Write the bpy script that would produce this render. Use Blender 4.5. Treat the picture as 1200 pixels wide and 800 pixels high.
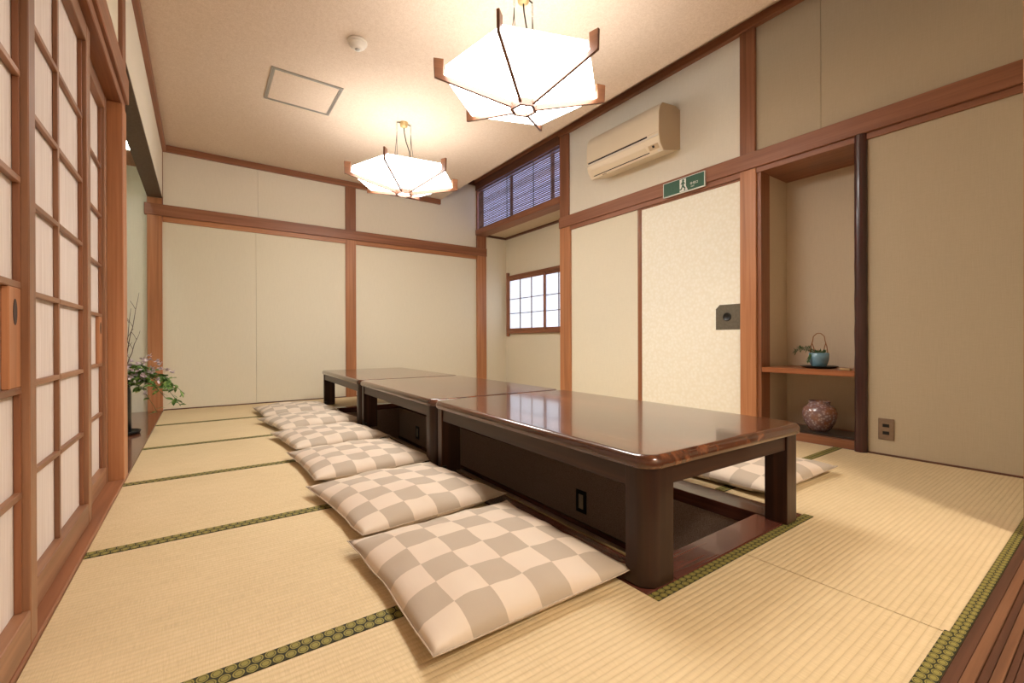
import bpy, bmesh, math, random
from math import pi, sin, cos, radians
from mathutils import Vector, Matrix, Euler, noise
C = bpy.context.scene.collection
for o in list(bpy.data.objects): bpy.data.objects.remove(o)
random.seed(7)

# ------------------------------------------------------------------ camera
F_PX = 517.73
yaw, pitch, roll = 0.613304, -0.001751, -0.003084
fw = Vector((sin(yaw) * cos(pitch), cos(yaw) * cos(pitch), sin(pitch)))
rt = Vector((cos(yaw), -sin(yaw), 0)); up = rt.cross(fw)
r2 = rt * cos(roll) + up * sin(roll); u2 = up * cos(roll) - rt * sin(roll)
cam = bpy.data.cameras.new('camera'); camo = bpy.data.objects.new('camera', cam); C.objects.link(camo)
cam.sensor_width = 36; cam.lens = 36 * F_PX / 1200; cam.clip_start = 0.02
camo.matrix_world = Matrix(((r2.x, u2.x, -fw.x, 0), (r2.y, u2.y, -fw.y, 0), (r2.z, u2.z, -fw.z, 0.66), (0, 0, 0, 1)))
S = bpy.context.scene; S.camera = camo

# ------------------------------------------------------------------ world, lights, exposure
w = bpy.data.worlds.new('world'); S.world = w; w.use_nodes = True
w.node_tree.nodes['Background'].inputs[0].default_value = (0.75, 0.85, 1.0, 1)
w.node_tree.nodes['Background'].inputs[1].default_value = 0.3
vs = S.view_settings; vs.view_transform = 'Standard'; vs.look = 'None'; vs.gamma = 1; vs.use_curve_mapping = False
vs.exposure = 0.07
TOP_L = 3.7            # glow of the unseen cover added on each pendant to light the ceiling
SHADE_L = 20.5
HALL_W = 74.0
WARM = (1.0, 0.86, 0.72)
def area(name, loc, size, watt, col, rot=(0, 0, 0), size_y=None):
    l = bpy.data.lights.new(name, 'AREA'); l.energy = watt; l.color = col; l.size = size
    if size_y: l.shape = 'RECTANGLE'; l.size_y = size_y
    o = bpy.data.objects.new(name, l); C.objects.link(o); o.location = loc; o.rotation_euler = rot; return o
area('hall_light', (1.25, -1.25, 2.33), 0.35, HALL_W, (1.0, 0.88, 0.74))

# ------------------------------------------------------------------ material helpers
def lin(c):
    return tuple(((x / 255) / 12.92 if x / 255 <= 0.04045 else ((x / 255 + 0.055) / 1.055) ** 2.4) for x in c) + (1,)
class M:
    def __init__(s, name, rough=0.5, base=(128, 128, 128), spec=0.5, coat=0.0, metal=0.0):
        s.m = bpy.data.materials.new(name); s.m.use_nodes = True; s.t = s.m.node_tree; s.n = s.t.nodes
        s.b = s.n['Principled BSDF']; s.b.inputs['Roughness'].default_value = rough
        s.b.inputs['Base Color'].default_value = lin(base); s.b.inputs['Specular IOR Level'].default_value = spec
        s.b.inputs['Coat Weight'].default_value = coat; s.b.inputs['Metallic'].default_value = metal
    def N(s, typ, **k):
        n = s.n.new(typ)
        for a, v in k.items(): setattr(n, a, v)
        return n
    def L(s, a, b): s.t.links.new(a, b)
    def math(s, op, a, b=None, c=None):
        n = s.N('ShaderNodeMath', operation=op)
        for i, v in enumerate((a, b, c)):
            if v is None: continue
            if isinstance(v, (int, float)): n.inputs[i].default_value = v
            else: s.L(v, n.inputs[i])
        return n.outputs[0]
    def coords(s, kind='Object', scale=(1, 1, 1)):
        tc = s.N('ShaderNodeTexCoord'); mp = s.N('ShaderNodeMapping'); mp.inputs['Scale'].default_value = scale
        s.L(tc.outputs[kind], mp.inputs[0]); return mp.outputs[0]
    def noise(s, vec, scale=1, detail=3, rough=.5, dist=0):
        n = s.N('ShaderNodeTexNoise'); n.inputs['Scale'].default_value = scale; n.inputs['Detail'].default_value = detail
        n.inputs['Roughness'].default_value = rough; n.inputs['Distortion'].default_value = dist; s.L(vec, n.inputs['Vector']); return n.outputs[0]
    def ramp(s, fac, stops):
        r = s.N('ShaderNodeValToRGB'); e = r.color_ramp.elements
        while len(e) < len(stops): e.new(0.5)
        for el, (p, c) in zip(e, stops): el.position = p; el.color = lin(c)
        s.L(fac, r.inputs[0]); return r.outputs[0]
    def mix(s, fac, a, b):
        n = s.N('ShaderNodeMix', data_type='RGBA')
        for i, v in ((0, fac), (6, a), (7, b)):
            if isinstance(v, (int, float)): n.inputs[i].default_value = v
            elif isinstance(v, tuple): n.inputs[i].default_value = lin(v)
            else: s.L(v, n.inputs[i])
        return n.outputs[2]
    def color(s, c): s.L(c, s.b.inputs['Base Color'])
    def bump(s, h, strength=.3, dist=.001):
        n = s.N('ShaderNodeBump'); n.inputs['Strength'].default_value = strength; n.inputs['Distance'].default_value = dist
        s.L(h, n.inputs['Height']); s.L(n.outputs[0], s.b.inputs['Normal'])
def wood(name, dark, mid, light, axis='Z', rough=.42, coat=0., scale=1., bump=.15, spec=.5):
    m = M(name, rough, mid, spec, coat)
    sc = {'X': (1.2, 45, 45), 'Y': (45, 1.2, 45), 'Z': (45, 45, 1.2)}[axis]
    v = m.coords('Object', tuple(q * scale for q in sc))
    n1 = m.noise(v, 1, 4, .55, .6)
    sc2 = {'X': (.6, 7, 7), 'Y': (7, .6, 7), 'Z': (7, 7, .6)}[axis]
    n2 = m.noise(m.coords('Object', tuple(q * scale for q in sc2)), 1, 2, .5, .3)
    f = m.math('ADD', m.math('MULTIPLY', n1, .55), m.math('MULTIPLY', n2, .45))
    m.color(m.ramp(f, [(.3, dark), (.5, mid), (.7, light)])); m.bump(n1, bump, .0008)
    if coat: m.b.inputs['Coat Roughness'].default_value = .06
    return m.m
CED = dict(dark=(108, 66, 42), mid=(142, 90, 60), light=(168, 112, 78))
cedar = {a: wood('cedar_' + a, axis=a, **CED) for a in 'XYZ'}
post_w = {a: wood('post_wood_' + a, (150, 96, 60), (180, 120, 80), (204, 144, 102), a) for a in 'XYZ'}
rail_w = {a: wood('rail_wood_' + a, (116, 72, 50), (146, 94, 66), (168, 112, 82), a) for a in 'XYZ'}
darkw = {a: wood('dark_trim_' + a, (78, 46, 34), (100, 62, 46), (120, 76, 58), a) for a in 'XYZ'}
door_w = {a: wood('door_wood_' + a, (110, 74, 52), (144, 100, 72), (172, 126, 94), a) for a in 'XYZ'}
lacq = {a: wood('lacquer_' + a, (30, 16, 12), (52, 30, 21), (84, 50, 34), a, rough=.36, coat=.12, scale=.7, bump=.05, spec=.3) for a in 'XYZ'}
lacq_top = wood('lacquer_top', (30, 15, 9), (84, 46, 28), (158, 98, 62), 'Y', rough=.2, coat=.6, scale=.5, bump=.02)
redfr = {a: wood('pit_frame_wood_' + a, (72, 38, 30), (94, 52, 42), (112, 66, 54), a, rough=.25, coat=.3, bump=.04) for a in 'XYZ'}
boardw = wood('alcove_board', (96, 56, 40), (124, 76, 54), (146, 94, 68), 'Y', rough=.16, coat=.4, bump=.03)
floorw = wood('hall_plank', (70, 44, 32), (96, 62, 46), (118, 80, 60), 'X', rough=.45, bump=.2)
lampw = wood('lamp_wood', (88, 54, 36), (114, 72, 48), (140, 92, 62), 'X', rough=.4)
shelfw = wood('shelf_wood', (136, 82, 50), (166, 102, 64), (190, 124, 82), 'Y', rough=.3)
pillarw = wood('pillar_lacquer', (34, 16, 16), (62, 28, 26), (88, 44, 40), 'Z', rough=.3, coat=.3, scale=1.6, bump=.3)

def paper(name, base, strength=.25, weave=True, var=5):
    m = M(name, .85, base, .25)
    v1 = m.noise(m.coords('Object', (30, 30, 900)), 1, 2); v2 = m.noise(m.coords('Object', (600, 600, 12)), 1, 2)
    f = m.math('ADD', m.math('MULTIPLY', v1, .5), m.math('MULTIPLY', v2, .5))
    hi = tuple(min(255, b + var) for b in base); lo = tuple(b - var for b in base)
    big = m.noise(m.coords('Object', (1.3, 1.3, 1.3)), 1, 2)
    m.color(m.mix(m.math('MULTIPLY', big, .3), m.ramp(f, [(.35, lo), (.65, hi)]), tuple(b - 8 for b in base)))
    m.bump(f, strength, .0008); return m.m
wallp = paper('wallpaper_beige', (234, 225, 204))
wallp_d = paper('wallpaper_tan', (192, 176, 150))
wallp_l = paper('wallpaper_pale', (240, 232, 216))
nichep = paper('wallpaper_niche', (216, 198, 172))
alcp = paper('wallpaper_green_grey', (228, 225, 208))
def ceil_mat():
    m = M('ceiling_paper', .9, (226, 206, 184), .2)
    n = m.noise(m.coords('Object', (160, 110, 100)), 1, 4, .6); n2 = m.noise(m.coords('Object', (50, 50, 50)), 1, 3)
    f = m.math('ADD', m.math('MULTIPLY', n, .7), m.math('MULTIPLY', n2, .3))
    m.color(m.ramp(f, [(.35, (218, 195, 172)), (.65, (234, 214, 194))])); m.bump(f, .5, .0015); return m.m
ceilm = ceil_mat()
def fusuma_mat():
    m = M('fusuma_paper', .7, (246, 238, 216), .3)
    v = m.N('ShaderNodeTexVoronoi'); v.inputs['Scale'].default_value = 1; m.L(m.coords('Object', (40, 40, 40)), v.inputs['Vector'])
    m.color(m.ramp(v.outputs['Distance'], [(.1, (253, 249, 236)), (.7, (246, 240, 222))])); m.bump(v.outputs['Distance'], .25, .0006); return m.m
fusm = fusuma_mat()
def shoji_mat():
    m = M('shoji_paper', .8, (226, 214, 206), .2)
    n = m.noise(m.coords('Object', (300, 300, 5)), 1, 3)
    m.color(m.ramp(n, [(.3, (214, 198, 188)), (.7, (232, 220, 212))]))
    return m.m
shojim = shoji_mat()
def tatami_mat():
    m = M('tatami_straw', .6, (214, 190, 140), .35)
    g = m.N('ShaderNodeNewGeometry'); sx = m.N('ShaderNodeSeparateXYZ'); m.L(g.outputs['Position'], sx.inputs[0])
    wob = m.noise(m.coords('Object', (3, 3, 3)), 1, 2)
    yy = m.math('ADD', sx.outputs[1], m.math('MULTIPLY', wob, .004))
    rib = m.math('SINE', m.math('MULTIPLY', yy, 2 * pi / .0157))
    ribh = m.math('POWER', m.math('ABSOLUTE', m.math('SINE', m.math('MULTIPLY', yy, pi / .0157))), .6)
    fine = m.noise(m.coords('Object', (420, 25, 1)), 1, 3, .6)
    streak = m.noise(m.coords('Object', (9, 60, 1)), 1, 3, .6)
    patch = m.noise(m.coords('Object', (1.6, 1.6, 1)), 1, 3, .5)
    f = m.math('ADD', m.math('ADD', m.math('MULTIPLY', fine, .45), m.math('MULTIPLY', streak, .25)), m.math('MULTIPLY', patch, .3))
    col = m.ramp(f, [(.32, (202, 178, 138)), (.5, (220, 197, 156)), (.68, (232, 210, 172))])
    col = m.mix(m.math('MULTIPLY', m.math('SUBTRACT', 1, ribh), .45), col, (194, 168, 122))
    m.color(col)
    h = m.math('ADD', m.math('MULTIPLY', ribh, .7), m.math('MULTIPLY', fine, .3)); m.bump(h, .75, .0022); return m.m
tatm = tatami_mat()
def border_mat():
    m = M('tatami_brocade', .7, (90, 85, 40), .3)
    tc = m.N('ShaderNodeTexCoord'); so = m.N('ShaderNodeSeparateXYZ'); m.L(tc.outputs['Object'], so.inputs[0])
    sg = m.N('ShaderNodeSeparateXYZ'); m.L(tc.outputs['Generated'], sg.inputs[0])
    v = m.math('MULTIPLY', sg.outputs[1], 2); row = m.math('FLOOR', v); fv = m.math('FRACT', v)
    u = m.math('ADD', m.math('DIVIDE', so.outputs[0], .0235), m.math('MULTIPLY', row, .5)); fu = m.math('FRACT', u)
    def dist(cu, cv, au, av):
        a = m.math('DIVIDE', m.math('SUBTRACT', fu, cu), au); b = m.math('DIVIDE', m.math('SUBTRACT', fv, cv), av)
        return m.math('SQRT', m.math('ADD', m.math('MULTIPLY', a, a), m.math('MULTIPLY', b, b)))
    d = dist(.5, .5, .5, .54)
    ring = m.math('LESS_THAN', m.math('ABSOLUTE', m.math('SUBTRACT', d, .62)), .07)
    core = m.math('LESS_THAN', d, .90)
    k = m.math('SUBTRACT', core, m.math('MULTIPLY', ring, .75))
    sp = m.noise(m.coords('Object', (500, 500, 500)), 1, 2)
    c1 = m.mix(m.math('MULTIPLY', sp, .7), (158, 146, 78), (112, 104, 52))
    m.color(m.mix(k, (44, 44, 26), c1)); m.bump(sp, .2, .0005); return m.m
bordm = border_mat()
def fabric_checker():
    m = M('checked_cotton', .85, (200, 190, 170), .2); m.b.inputs['Sheen Weight'].default_value = .15
    tc = m.N('ShaderNodeTexCoord'); sx = m.N('ShaderNodeSeparateXYZ'); m.L(tc.outputs['UV'], sx.inputs[0])
    a = m.math('FLOOR', m.math('MULTIPLY', sx.outputs[0], 6.2)); b = m.math('FLOOR', m.math('MULTIPLY', sx.outputs[1], 6.4))
    k = m.math('PINGPONG', m.math('ADD', a, b), 1)
    wv = m.N('ShaderNodeMapping'); wv.inputs['Scale'].default_value = (300, 300, 1); m.L(tc.outputs['UV'], wv.inputs[0])
    n = m.noise(wv.outputs[0], 1, 2)
    pk = m.noise(m.coords('UV', (2.5, 2.5, 1)), 1, 2)
    light = m.mix(m.math('MULTIPLY', pk, .9), (226, 212, 192), (214, 192, 176)); dark = m.mix(m.math('MULTIPLY', n, .5), (190, 174, 156), (175, 158, 140))
    m.color(m.mix(k, light, dark)); m.bump(n, .25, .0004); return m.m
fabm = fabric_checker()
def plain(name, base, rough=.5, metal=0, spec=.5, coat=0, nscale=60, var=6, bump=.05):
    m = M(name, rough, base, spec, coat, metal)
    n = m.noise(m.coords('Object', (nscale,) * 3), 1, 3)
    m.color(m.ramp(n, [(.3, tuple(max(0, b - var) for b in base)), (.7, tuple(min(255, b + var) for b in base))]))
    if bump: m.bump(n, bump, .0006)
    return m.m
carpet = plain('pit_carpet', (158, 136, 120), .95, spec=.1, nscale=260, var=22, bump=.8)
ac_m = plain('ac_plastic', (236, 220, 194), .4, nscale=3, var=2, bump=0)
ac_side = plain('ac_side_plastic', (206, 182, 150), .45, nscale=3, var=2, bump=0)
black = plain('black_plastic', (18, 16, 15), .35, var=3)
alu = plain('aluminium', (176, 172, 166), .35, metal=.6, nscale=20, var=4)
whitep = plain('white_plastic', (232, 222, 208), .35, var=2)
steel = plain('plate_steel', (146, 124, 104), .4, metal=.5, var=5)
dgrey = plain('pull_plate_iron', (112, 104, 90), .45, metal=.4, var=6)
signg = plain('sign_green', (44, 92, 72), .35, var=3)
signw = plain('sign_white', (232, 236, 230), .4, var=2)
brass = plain('canopy_brass', (200, 172, 120), .35, metal=.3)
wire = plain('dark_wire', (40, 32, 26), .5)
slatm = wood('bamboo_slat', (84, 62, 58), (116, 88, 80), (146, 114, 102), 'Y', rough=.5)
def emis(name, col, s, base=(240, 240, 240)):
    m = M(name, .6, base, .2); m.b.inputs['Emission Color'].default_value = lin(col); m.b.inputs['Emission Strength'].default_value = s
    n = m.noise(m.coords('Object', (8, 8, 8)), 1, 2); m.color(m.ramp(n, [(.3, tuple(b - 4 for b in base)), (.7, base)])); return m.m
top_m = emis('added_uplight', (250, 248, 244), TOP_L)
shade_m = emis('lit_paper_shade', (250, 249, 244), SHADE_L)
glass_m = emis('frosted_pane', (206, 224, 250), .92)
glass2_m = emis('frosted_pane_high', (184, 200, 255), 1.7)
tube_m = emis('fluorescent_tube', (240, 255, 248), 22)
def jar_mat():
    m = M('jar_glaze', .22, (120, 90, 80), .6, .4)
    v = m.N('ShaderNodeTexVoronoi'); v.inputs['Scale'].default_value = 60; m.L(m.coords('Object', (1, 1, 1)), v.inputs['Vector'])
    n = m.noise(m.coords('Object', (14, 14, 14)), 1, 3)
    a = m.ramp(v.outputs['Distance'], [(.15, (206, 190, 182)), (.4, (146, 120, 122)), (.6, (128, 92, 78))])
    m.color(m.mix(m.math('MULTIPLY', n, 1.0), a, m.ramp(n, [(.4, (128, 112, 124)), (.6, (168, 112, 80))]))); m.bump(v.outputs['Distance'], .3, .001); return m.m
jarm = jar_mat()
potm = plain('blue_glaze', (122, 164, 184), .25, coat=.4, nscale=25, var=12)
vasem = plain('black_vase', (22, 24, 28), .3, coat=.3, nscale=20, var=6)
caneh = plain('cane', (156, 100, 52), .5, nscale=80, var=12)
leafm = M('leaf', .5, (72, 110, 44)); _n = leafm.noise(leafm.coords('Object', (30, 30, 30)), 1, 2)
leafm.color(leafm.ramp(_n, [(.35, (60, 100, 46)), (.55, (116, 156, 78)), (.7, (176, 200, 116))])); leafm = leafm.m
needle = plain('needle_green', (62, 96, 48), .5, nscale=60, var=16)
petal = plain('petal', (222, 206, 214), .7, nscale=30, var=22, bump=0)
twig = plain('twig', (70, 48, 44), .7, nscale=60, var=10)

# ------------------------------------------------------------------ geometry helpers
def link(name, bm, mat, parent=None, smooth=False, loc=None):
    me = bpy.data.meshes.new(name); bmesh.ops.recalc_face_normals(bm, faces=bm.faces); bm.to_mesh(me); bm.free()
    if mat: me.materials.append(mat)
    if smooth: me.polygons.foreach_set('use_smooth', [True] * len(me.polygons))
    o = bpy.data.objects.new(name, me); C.objects.link(o)
    if parent: o.parent = parent
    if loc: o.location = loc
    return o
def bm_box(x0, x1, y0, y1, z0, z1, bev=0.0, seg=1, bm=None):
    own = bm is None
    bm = bm or bmesh.new()
    vs_ = [bm.verts.new((x, y, z)) for x in (x0, x1) for y in (y0, y1) for z in (z0, z1)]
    for f in ((0, 1, 3, 2), (4, 6, 7, 5), (0, 4, 5, 1), (2, 3, 7, 6), (0, 2, 6, 4), (1, 5, 7, 3)): bm.faces.new([vs_[i] for i in f])
    if own: bmesh.ops.recalc_face_normals(bm, faces=bm.faces)
    if bev and own: bmesh.ops.bevel(bm, geom=bm.edges[:], offset=bev, segments=seg, affect='EDGES', profile=.5)
    return bm
def box(name, d, mat, parent=None, bev=0.002, seg=1):
    return link(name, bm_box(*d, bev=bev, seg=seg), mat, parent)
def empty(name, loc=(0, 0, 0), rotz=0, **props):
    o = bpy.data.objects.new(name, None); C.objects.link(o); o.location = loc; o.rotation_euler = (0, 0, rotz); o.empty_display_size = .1
    for k, v in props.items(): o[k] = v
    return o
def struct(name): return empty(name, kind='structure')
def thing(name, label, cat, loc=(0, 0, 0), rotz=0, group=None):
    o = empty(name, loc, rotz, label=label, category=cat)
    if group: o['group'] = group
    return o
def tag(o, label, cat, group=None):
    o['label'] = label; o['category'] = cat
    if group: o['group'] = group
    return o
def bm_prism(pts, axis, a, b, bev=0, seg=2, bm=None):
    """closed outline pts (p,q) extruded along axis from a to b"""
    own = bm is None
    bm = bm or bmesh.new()
    def v(p, q, t): return {'X': (t, p, q), 'Y': (p, t, q), 'Z': (p, q, t)}[axis]
    A = [bm.verts.new(v(p, q, a)) for p, q in pts]; B = [bm.verts.new(v(p, q, b)) for p, q in pts]
    bm.faces.new(A); bm.faces.new(B[::-1])
    for i in range(len(pts)): j = (i + 1) % len(pts); bm.faces.new((A[i], B[i], B[j], A[j]))
    if own: bmesh.ops.recalc_face_normals(bm, faces=bm.faces)
    if bev: bmesh.ops.bevel(bm, geom=bm.edges[:], offset=bev, segments=seg, affect='EDGES', profile=.5)
    return bm
def bm_tube(path, r, seg=8, bm=None, cap=True):
    bm = bm or bmesh.new(); rings = []; n = len(path); P = [Vector(p) for p in path]
    for i, p in enumerate(P):
        t = (P[min(i + 1, n - 1)] - P[max(i - 1, 0)]).normalized()
        a = t.cross(Vector((0, 0, 1)));
        if a.length < .01: a = t.cross(Vector((1, 0, 0)))
        a.normalize(); b = t.cross(a); rr = r[i] if isinstance(r, (list, tuple)) else r
        rings.append([bm.verts.new(p + a * rr * cos(2 * pi * k / seg) + b * rr * sin(2 * pi * k / seg)) for k in range(seg)])
    for A, B in zip(rings, rings[1:]):
        for k in range(seg): bm.faces.new((A[k], A[(k + 1) % seg], B[(k + 1) % seg], B[k]))
    if cap: bm.faces.new(rings[0][::-1]); bm.faces.new(rings[-1])
    return bm
def bm_lathe(prof, seg=40, bm=None, cap=True):
    bm = bm or bmesh.new(); rings = []
    for r, z in prof: rings.append([bm.verts.new((r * cos(2 * pi * k / seg), r * sin(2 * pi * k / seg), z)) for k in range(seg)])
    for A, B in zip(rings, rings[1:]):
        for k in range(seg): bm.faces.new((A[k], A[(k + 1) % seg], B[(k + 1) % seg], B[k]))
    if cap: bm.faces.new(rings[0][::-1]); bm.faces.new(rings[-1])
    return bm
def smooth_flat(o, angle=40):
    me = o.data; me.polygons.foreach_set('use_smooth', [True] * len(me.polygons))
    bm = bmesh.new(); bm.from_mesh(me)
    for e in bm.edges: e.smooth = not (len(e.link_faces) == 2 and e.calc_face_angle(0) > radians(angle))
    bm.to_mesh(me); bm.free(); return o

XL, XR, YF, ZC, ZU = -.298, 3.187, 5.402, 2.547, 2.912
# ------------------------------------------------------------------ floor: tatami, sunken pit
floor = struct('floor')
def mat_slab(pts): return link('tatami_mat', bm_prism(pts, 'Z', -.035, 0, bev=.0006, seg=1), tatm, floor)
def border(par, x0, x1, y0, y1): return box('tatami_border', (x0, x1, y0, y1, -.002, .0022), bordm, par, bev=.0008)
g = .0017
A = mat_slab([(XL + .002, .224), (1.372 - g, .224), (1.372 - g, .733), (.943, .733), (.943, 1.067 - g), (XL + .002, 1.067 - g)])
border(A, XL + .003, 1.378, .2235, .2555); border(A, XL + .003, .943, 1.017, 1.066); border(A, .943, 1.3725, .700, .7325)
B = mat_slab([(1.372 + g, .224), (XR - .002, .224), (XR - .002, 1.085 - g), (1.862, 1.085 - g), (1.862, .733), (1.372 + g, .733)])
border(B, 1.379, XR - .003, .2235, .2475); border(B, 1.862, XR - .003, 1.04, 1.0845); border(B, 1.373, 1.866, .700, .7325)
ys = [1.067, 1.895, 2.72, 3.55, 4.48, 5.395]
for i in range(5):
    m_ = mat_slab([(XL + .002, ys[i]), (.943, ys[i]), (.943, ys[i + 1] - g), (XL + .002, ys[i + 1] - g)])
    if i < 4: border(m_, XL + .003, .943, ys[i + 1] - .05, ys[i + 1] - .0015)
for y0, y1 in ((1.085, 2.9), (2.9, 4.62)):
    m_ = mat_slab([(1.852, y0), (XR - .002, y0), (XR - .002, y1 - g), (1.852, y1 - g)]); border(m_, 1.853, XR - .003, y1 - .05, y1 - .0015)
mat_slab([(.945, 4.622), (XR + .5, 4.622), (XR + .5, 5.395), (.945, 5.395)])
mat_slab([(XR, 3.6), (XR + .5, 3.6), (XR + .5, 4.62), (XR, 4.62)])
fr = .05
box('pit_frame', (.944, 1.07, .734, 4.62, -fr, .003), redfr['Y'], floor, .003, 2)
box('pit_frame', (1.72, 1.851, .734, 4.62, -fr, .003), redfr['Y'], floor, .003, 2)
box('pit_frame', (1.0705, 1.7195, .7345, .838, -fr, .0035), redfr['X'], floor, .003, 2)
box('pit_frame', (1.0705, 1.7195, 4.53, 4.62, -fr, .0035), redfr['X'], floor, .003, 2)
box('pit_edge_strip', (1.0555, 1.0665, .84, 4.528, .003, .0065), plain('olive_strip', (128, 106, 66), .5), floor, .001)
box('pit_wall', (1.055, 1.068, .84, 4.53, -.40, -fr), carpet, floor, .001)
box('pit_wall', (1.724, 1.74, .84, 4.53, -.40, -fr), carpet, floor, .001)
box('pit_wall', (1.04, 1.76, .822, .838, -.40, -fr), carpet, floor, .001)
box('pit_wall', (1.04, 1.76, 4.532, 4.548, -.40, -fr), carpet, floor, .001)
box('pit_base_board', (1.708, 1.7235, .845, 4.525, -.37, -.345), redfr['Y'], floor, .001)
box('pit_floor', (1.05, 1.745, .82, 4.55, -.40, -.37), carpet, floor, .001)
box('subfloor', (-1.1, 3.75, .05, 5.5, -.46, -.42), black, floor, 0)

# hallway floor in front of the room: grooved sill and planks
ridge = wood('sill_ridge_wood', (100, 66, 46), (128, 88, 62), (150, 108, 78), 'X')
sill = struct('trim_1')
y = .2225
for k, (wd, z, mt) in enumerate([(.0215, .000, floorw), (.0185, .002, ridge), (.0150, -.004, floorw), (.0160, .001, ridge), (.012, -.004, floorw), (.03, .0, floorw), (.012, -.004, floorw), (.035, .0, ridge)]):
    box('sill_strip', (-.6, 3.3, y - wd + .0008, y, -.04, z), mt, sill, .001); y -= wd
hall = struct('floor_hallway')
for k in range(14):
    box('floor_plank', (-1.4, 4.2, y - .15 + .001, y, -.04, -.002), floorw, hall, .0015); y -= .15

# ------------------------------------------------------------------ ceiling
ceil = struct('ceiling')
box('ceiling_board', (XL - .02, 2.625, .1, YF + .03, ZC, ZC + .035), ceilm, ceil, .001)
box('raised_ceiling', (2.3, XR + .05, .1, YF + .03, ZU, ZU + .03), ceilm, ceil, .001)
box('ceiling_upstand', (2.3, 2.33, .1, YF + .03, ZC + .035, ZU), wallp, ceil, 0)
box('ceiling_edge', (2.60, 2.625, .1, YF, ZC + .035, ZC + .06), cedar['Y'], ceil, .002)

# ------------------------------------------------------------------ far wall
wf = struct('wall_far')
T = .05
for x0, x1 in ((XL - .12, .479), (.481, 1.45), (1.45, 3.3)):
    box('wallpaper_panel', (x0, x1, YF, YF + T, 0, 1.9), wallp, wf, .0008)
for x0, x1, z1 in ((XL - .12, .499, ZC), (.501, 1.45, ZC), (1.45, 3.3, ZU)):
    box('wallpaper_panel', (x0, x1, YF, YF + T, 1.9, z1), wallp_l, wf, .0008)
box('nageshi_rail', (XL - .135, 3.345, YF - .035, YF + .01, 1.862, 1.972), rail_w['X'], wf, .003)
box('lower_rail', (XL - .0, 3.187, YF - .016, YF + .01, 1.812, 1.862), post_w['X'], wf, .002)
box('post', (1.397, 1.516, YF - .022, YF + .03, 0, 1.862), post_w['Z'], wf, .003)
box('post', (1.397, 1.516, YF - .022, YF + .03, 1.972, ZC - .062), rail_w['Z'], wf, .003)
box('cornice', (XL, 2.625, YF - .035, YF + .01, ZC - .062, ZC), rail_w['X'], wf, .003)
box('cornice', (2.63, XR, YF - .035, YF + .01, ZU - .065, ZU - .001), darkw['X'], wf, .003)
box('base_rail', (XL, XR + .5, YF - .012, YF + .01, 0, .010), darkw['X'], wf, .002)
box('post', (XL - .115, XL - .002, YF - .03, YF + .03, 0, 1.862), post_w['Z'], wf, .003)
box('post', (XL - .115, XL - .002, YF - .03, YF + .03, 1.972, 2.03), post_w['Z'], wf, .003)
box('corner_bead', (XL - .012, XL + .004, YF - .018, YF, 1.972, ZC - .062), rail_w['Z'], wf, .001)

# ------------------------------------------------------------------ right wall
wr = struct('wall_right')
def panel(y0, y1, z0, z1, m=wallp, x=XR): return box('wallpaper_panel', (x, x + T, y0, y1, z0, z1), m, wr, .0008)
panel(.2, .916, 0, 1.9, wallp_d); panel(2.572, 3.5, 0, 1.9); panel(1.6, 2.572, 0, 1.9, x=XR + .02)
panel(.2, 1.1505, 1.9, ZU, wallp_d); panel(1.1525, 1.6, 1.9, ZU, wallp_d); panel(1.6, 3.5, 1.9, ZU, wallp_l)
box('nageshi_rail', (XR - .035, XR + .02, .2, 3.60, 1.862, 1.974), rail_w['Y'], wr, .003)
box('lower_rail', (XR - .014, XR + .04, .2, .916, 1.826, 1.862), rail_w['Y'], wr, .002)
box('lower_rail', (XR - .014, XR + .40, .972, 1.54, 1.826, 1.862), rail_w['Y'], wr, .002)
box('lower_rail', (XR - .018, XR + .04, 1.652, 3.44, 1.822, 1.862), rail_w['Y'], wr, .002)
box('post', (XR - .022, XR + .06, 1.539, 1.652, 0, 1.862), post_w['Z'], wr, .003)
box('niche_jamb', (XR - .005, XR + .12, 1.512, 1.539, 0, 1.826), cedar['Z'], wr, .002)
box('post', (XR - .022, XR + .03, 1.545, 1.652, 1.974, 2.846), rail_w['Z'], wr, .003)
box('post', (XR - .022, XR + .14, 3.437, 3.598, 0, 1.862), post_w['Z'], wr, .003)
box('post', (XR - .022, XR + .14, 3.46, 3.598, 1.974, 2.846), rail_w['Z'], wr, .003)
box('post', (XR, XR + .15, YF - .032, YF + .03, 0, 1.862), post_w['Z'], wr, .003)
box('post', (XR, XR + .15, YF - .032, YF + .03, 1.972, 2.846), rail_w['Z'], wr, .003)
box('cornice', (XR - .04, XR + .02, .2, 3.60, 2.846, 2.911), rail_w['Y'], wr, .003)
box('cornice', (XR - .04, XR + .02, 3.60, YF, 2.87, 2.911), rail_w['Y'], wr, .003)
box('door_divider', (XR - .008, XR + .02, 2.546, 2.572, 0, 1.822), cedar['Z'], wr, .002)
box('door_threshold', (XR - .01, XR + .03, 1.652, 3.437, 0, .025), cedar['Y'], wr, .002)
box('base_rail', (XR - .008, XR + .02, .2, .915, 0, .010), darkw['Y'], wr, .001)
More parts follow.
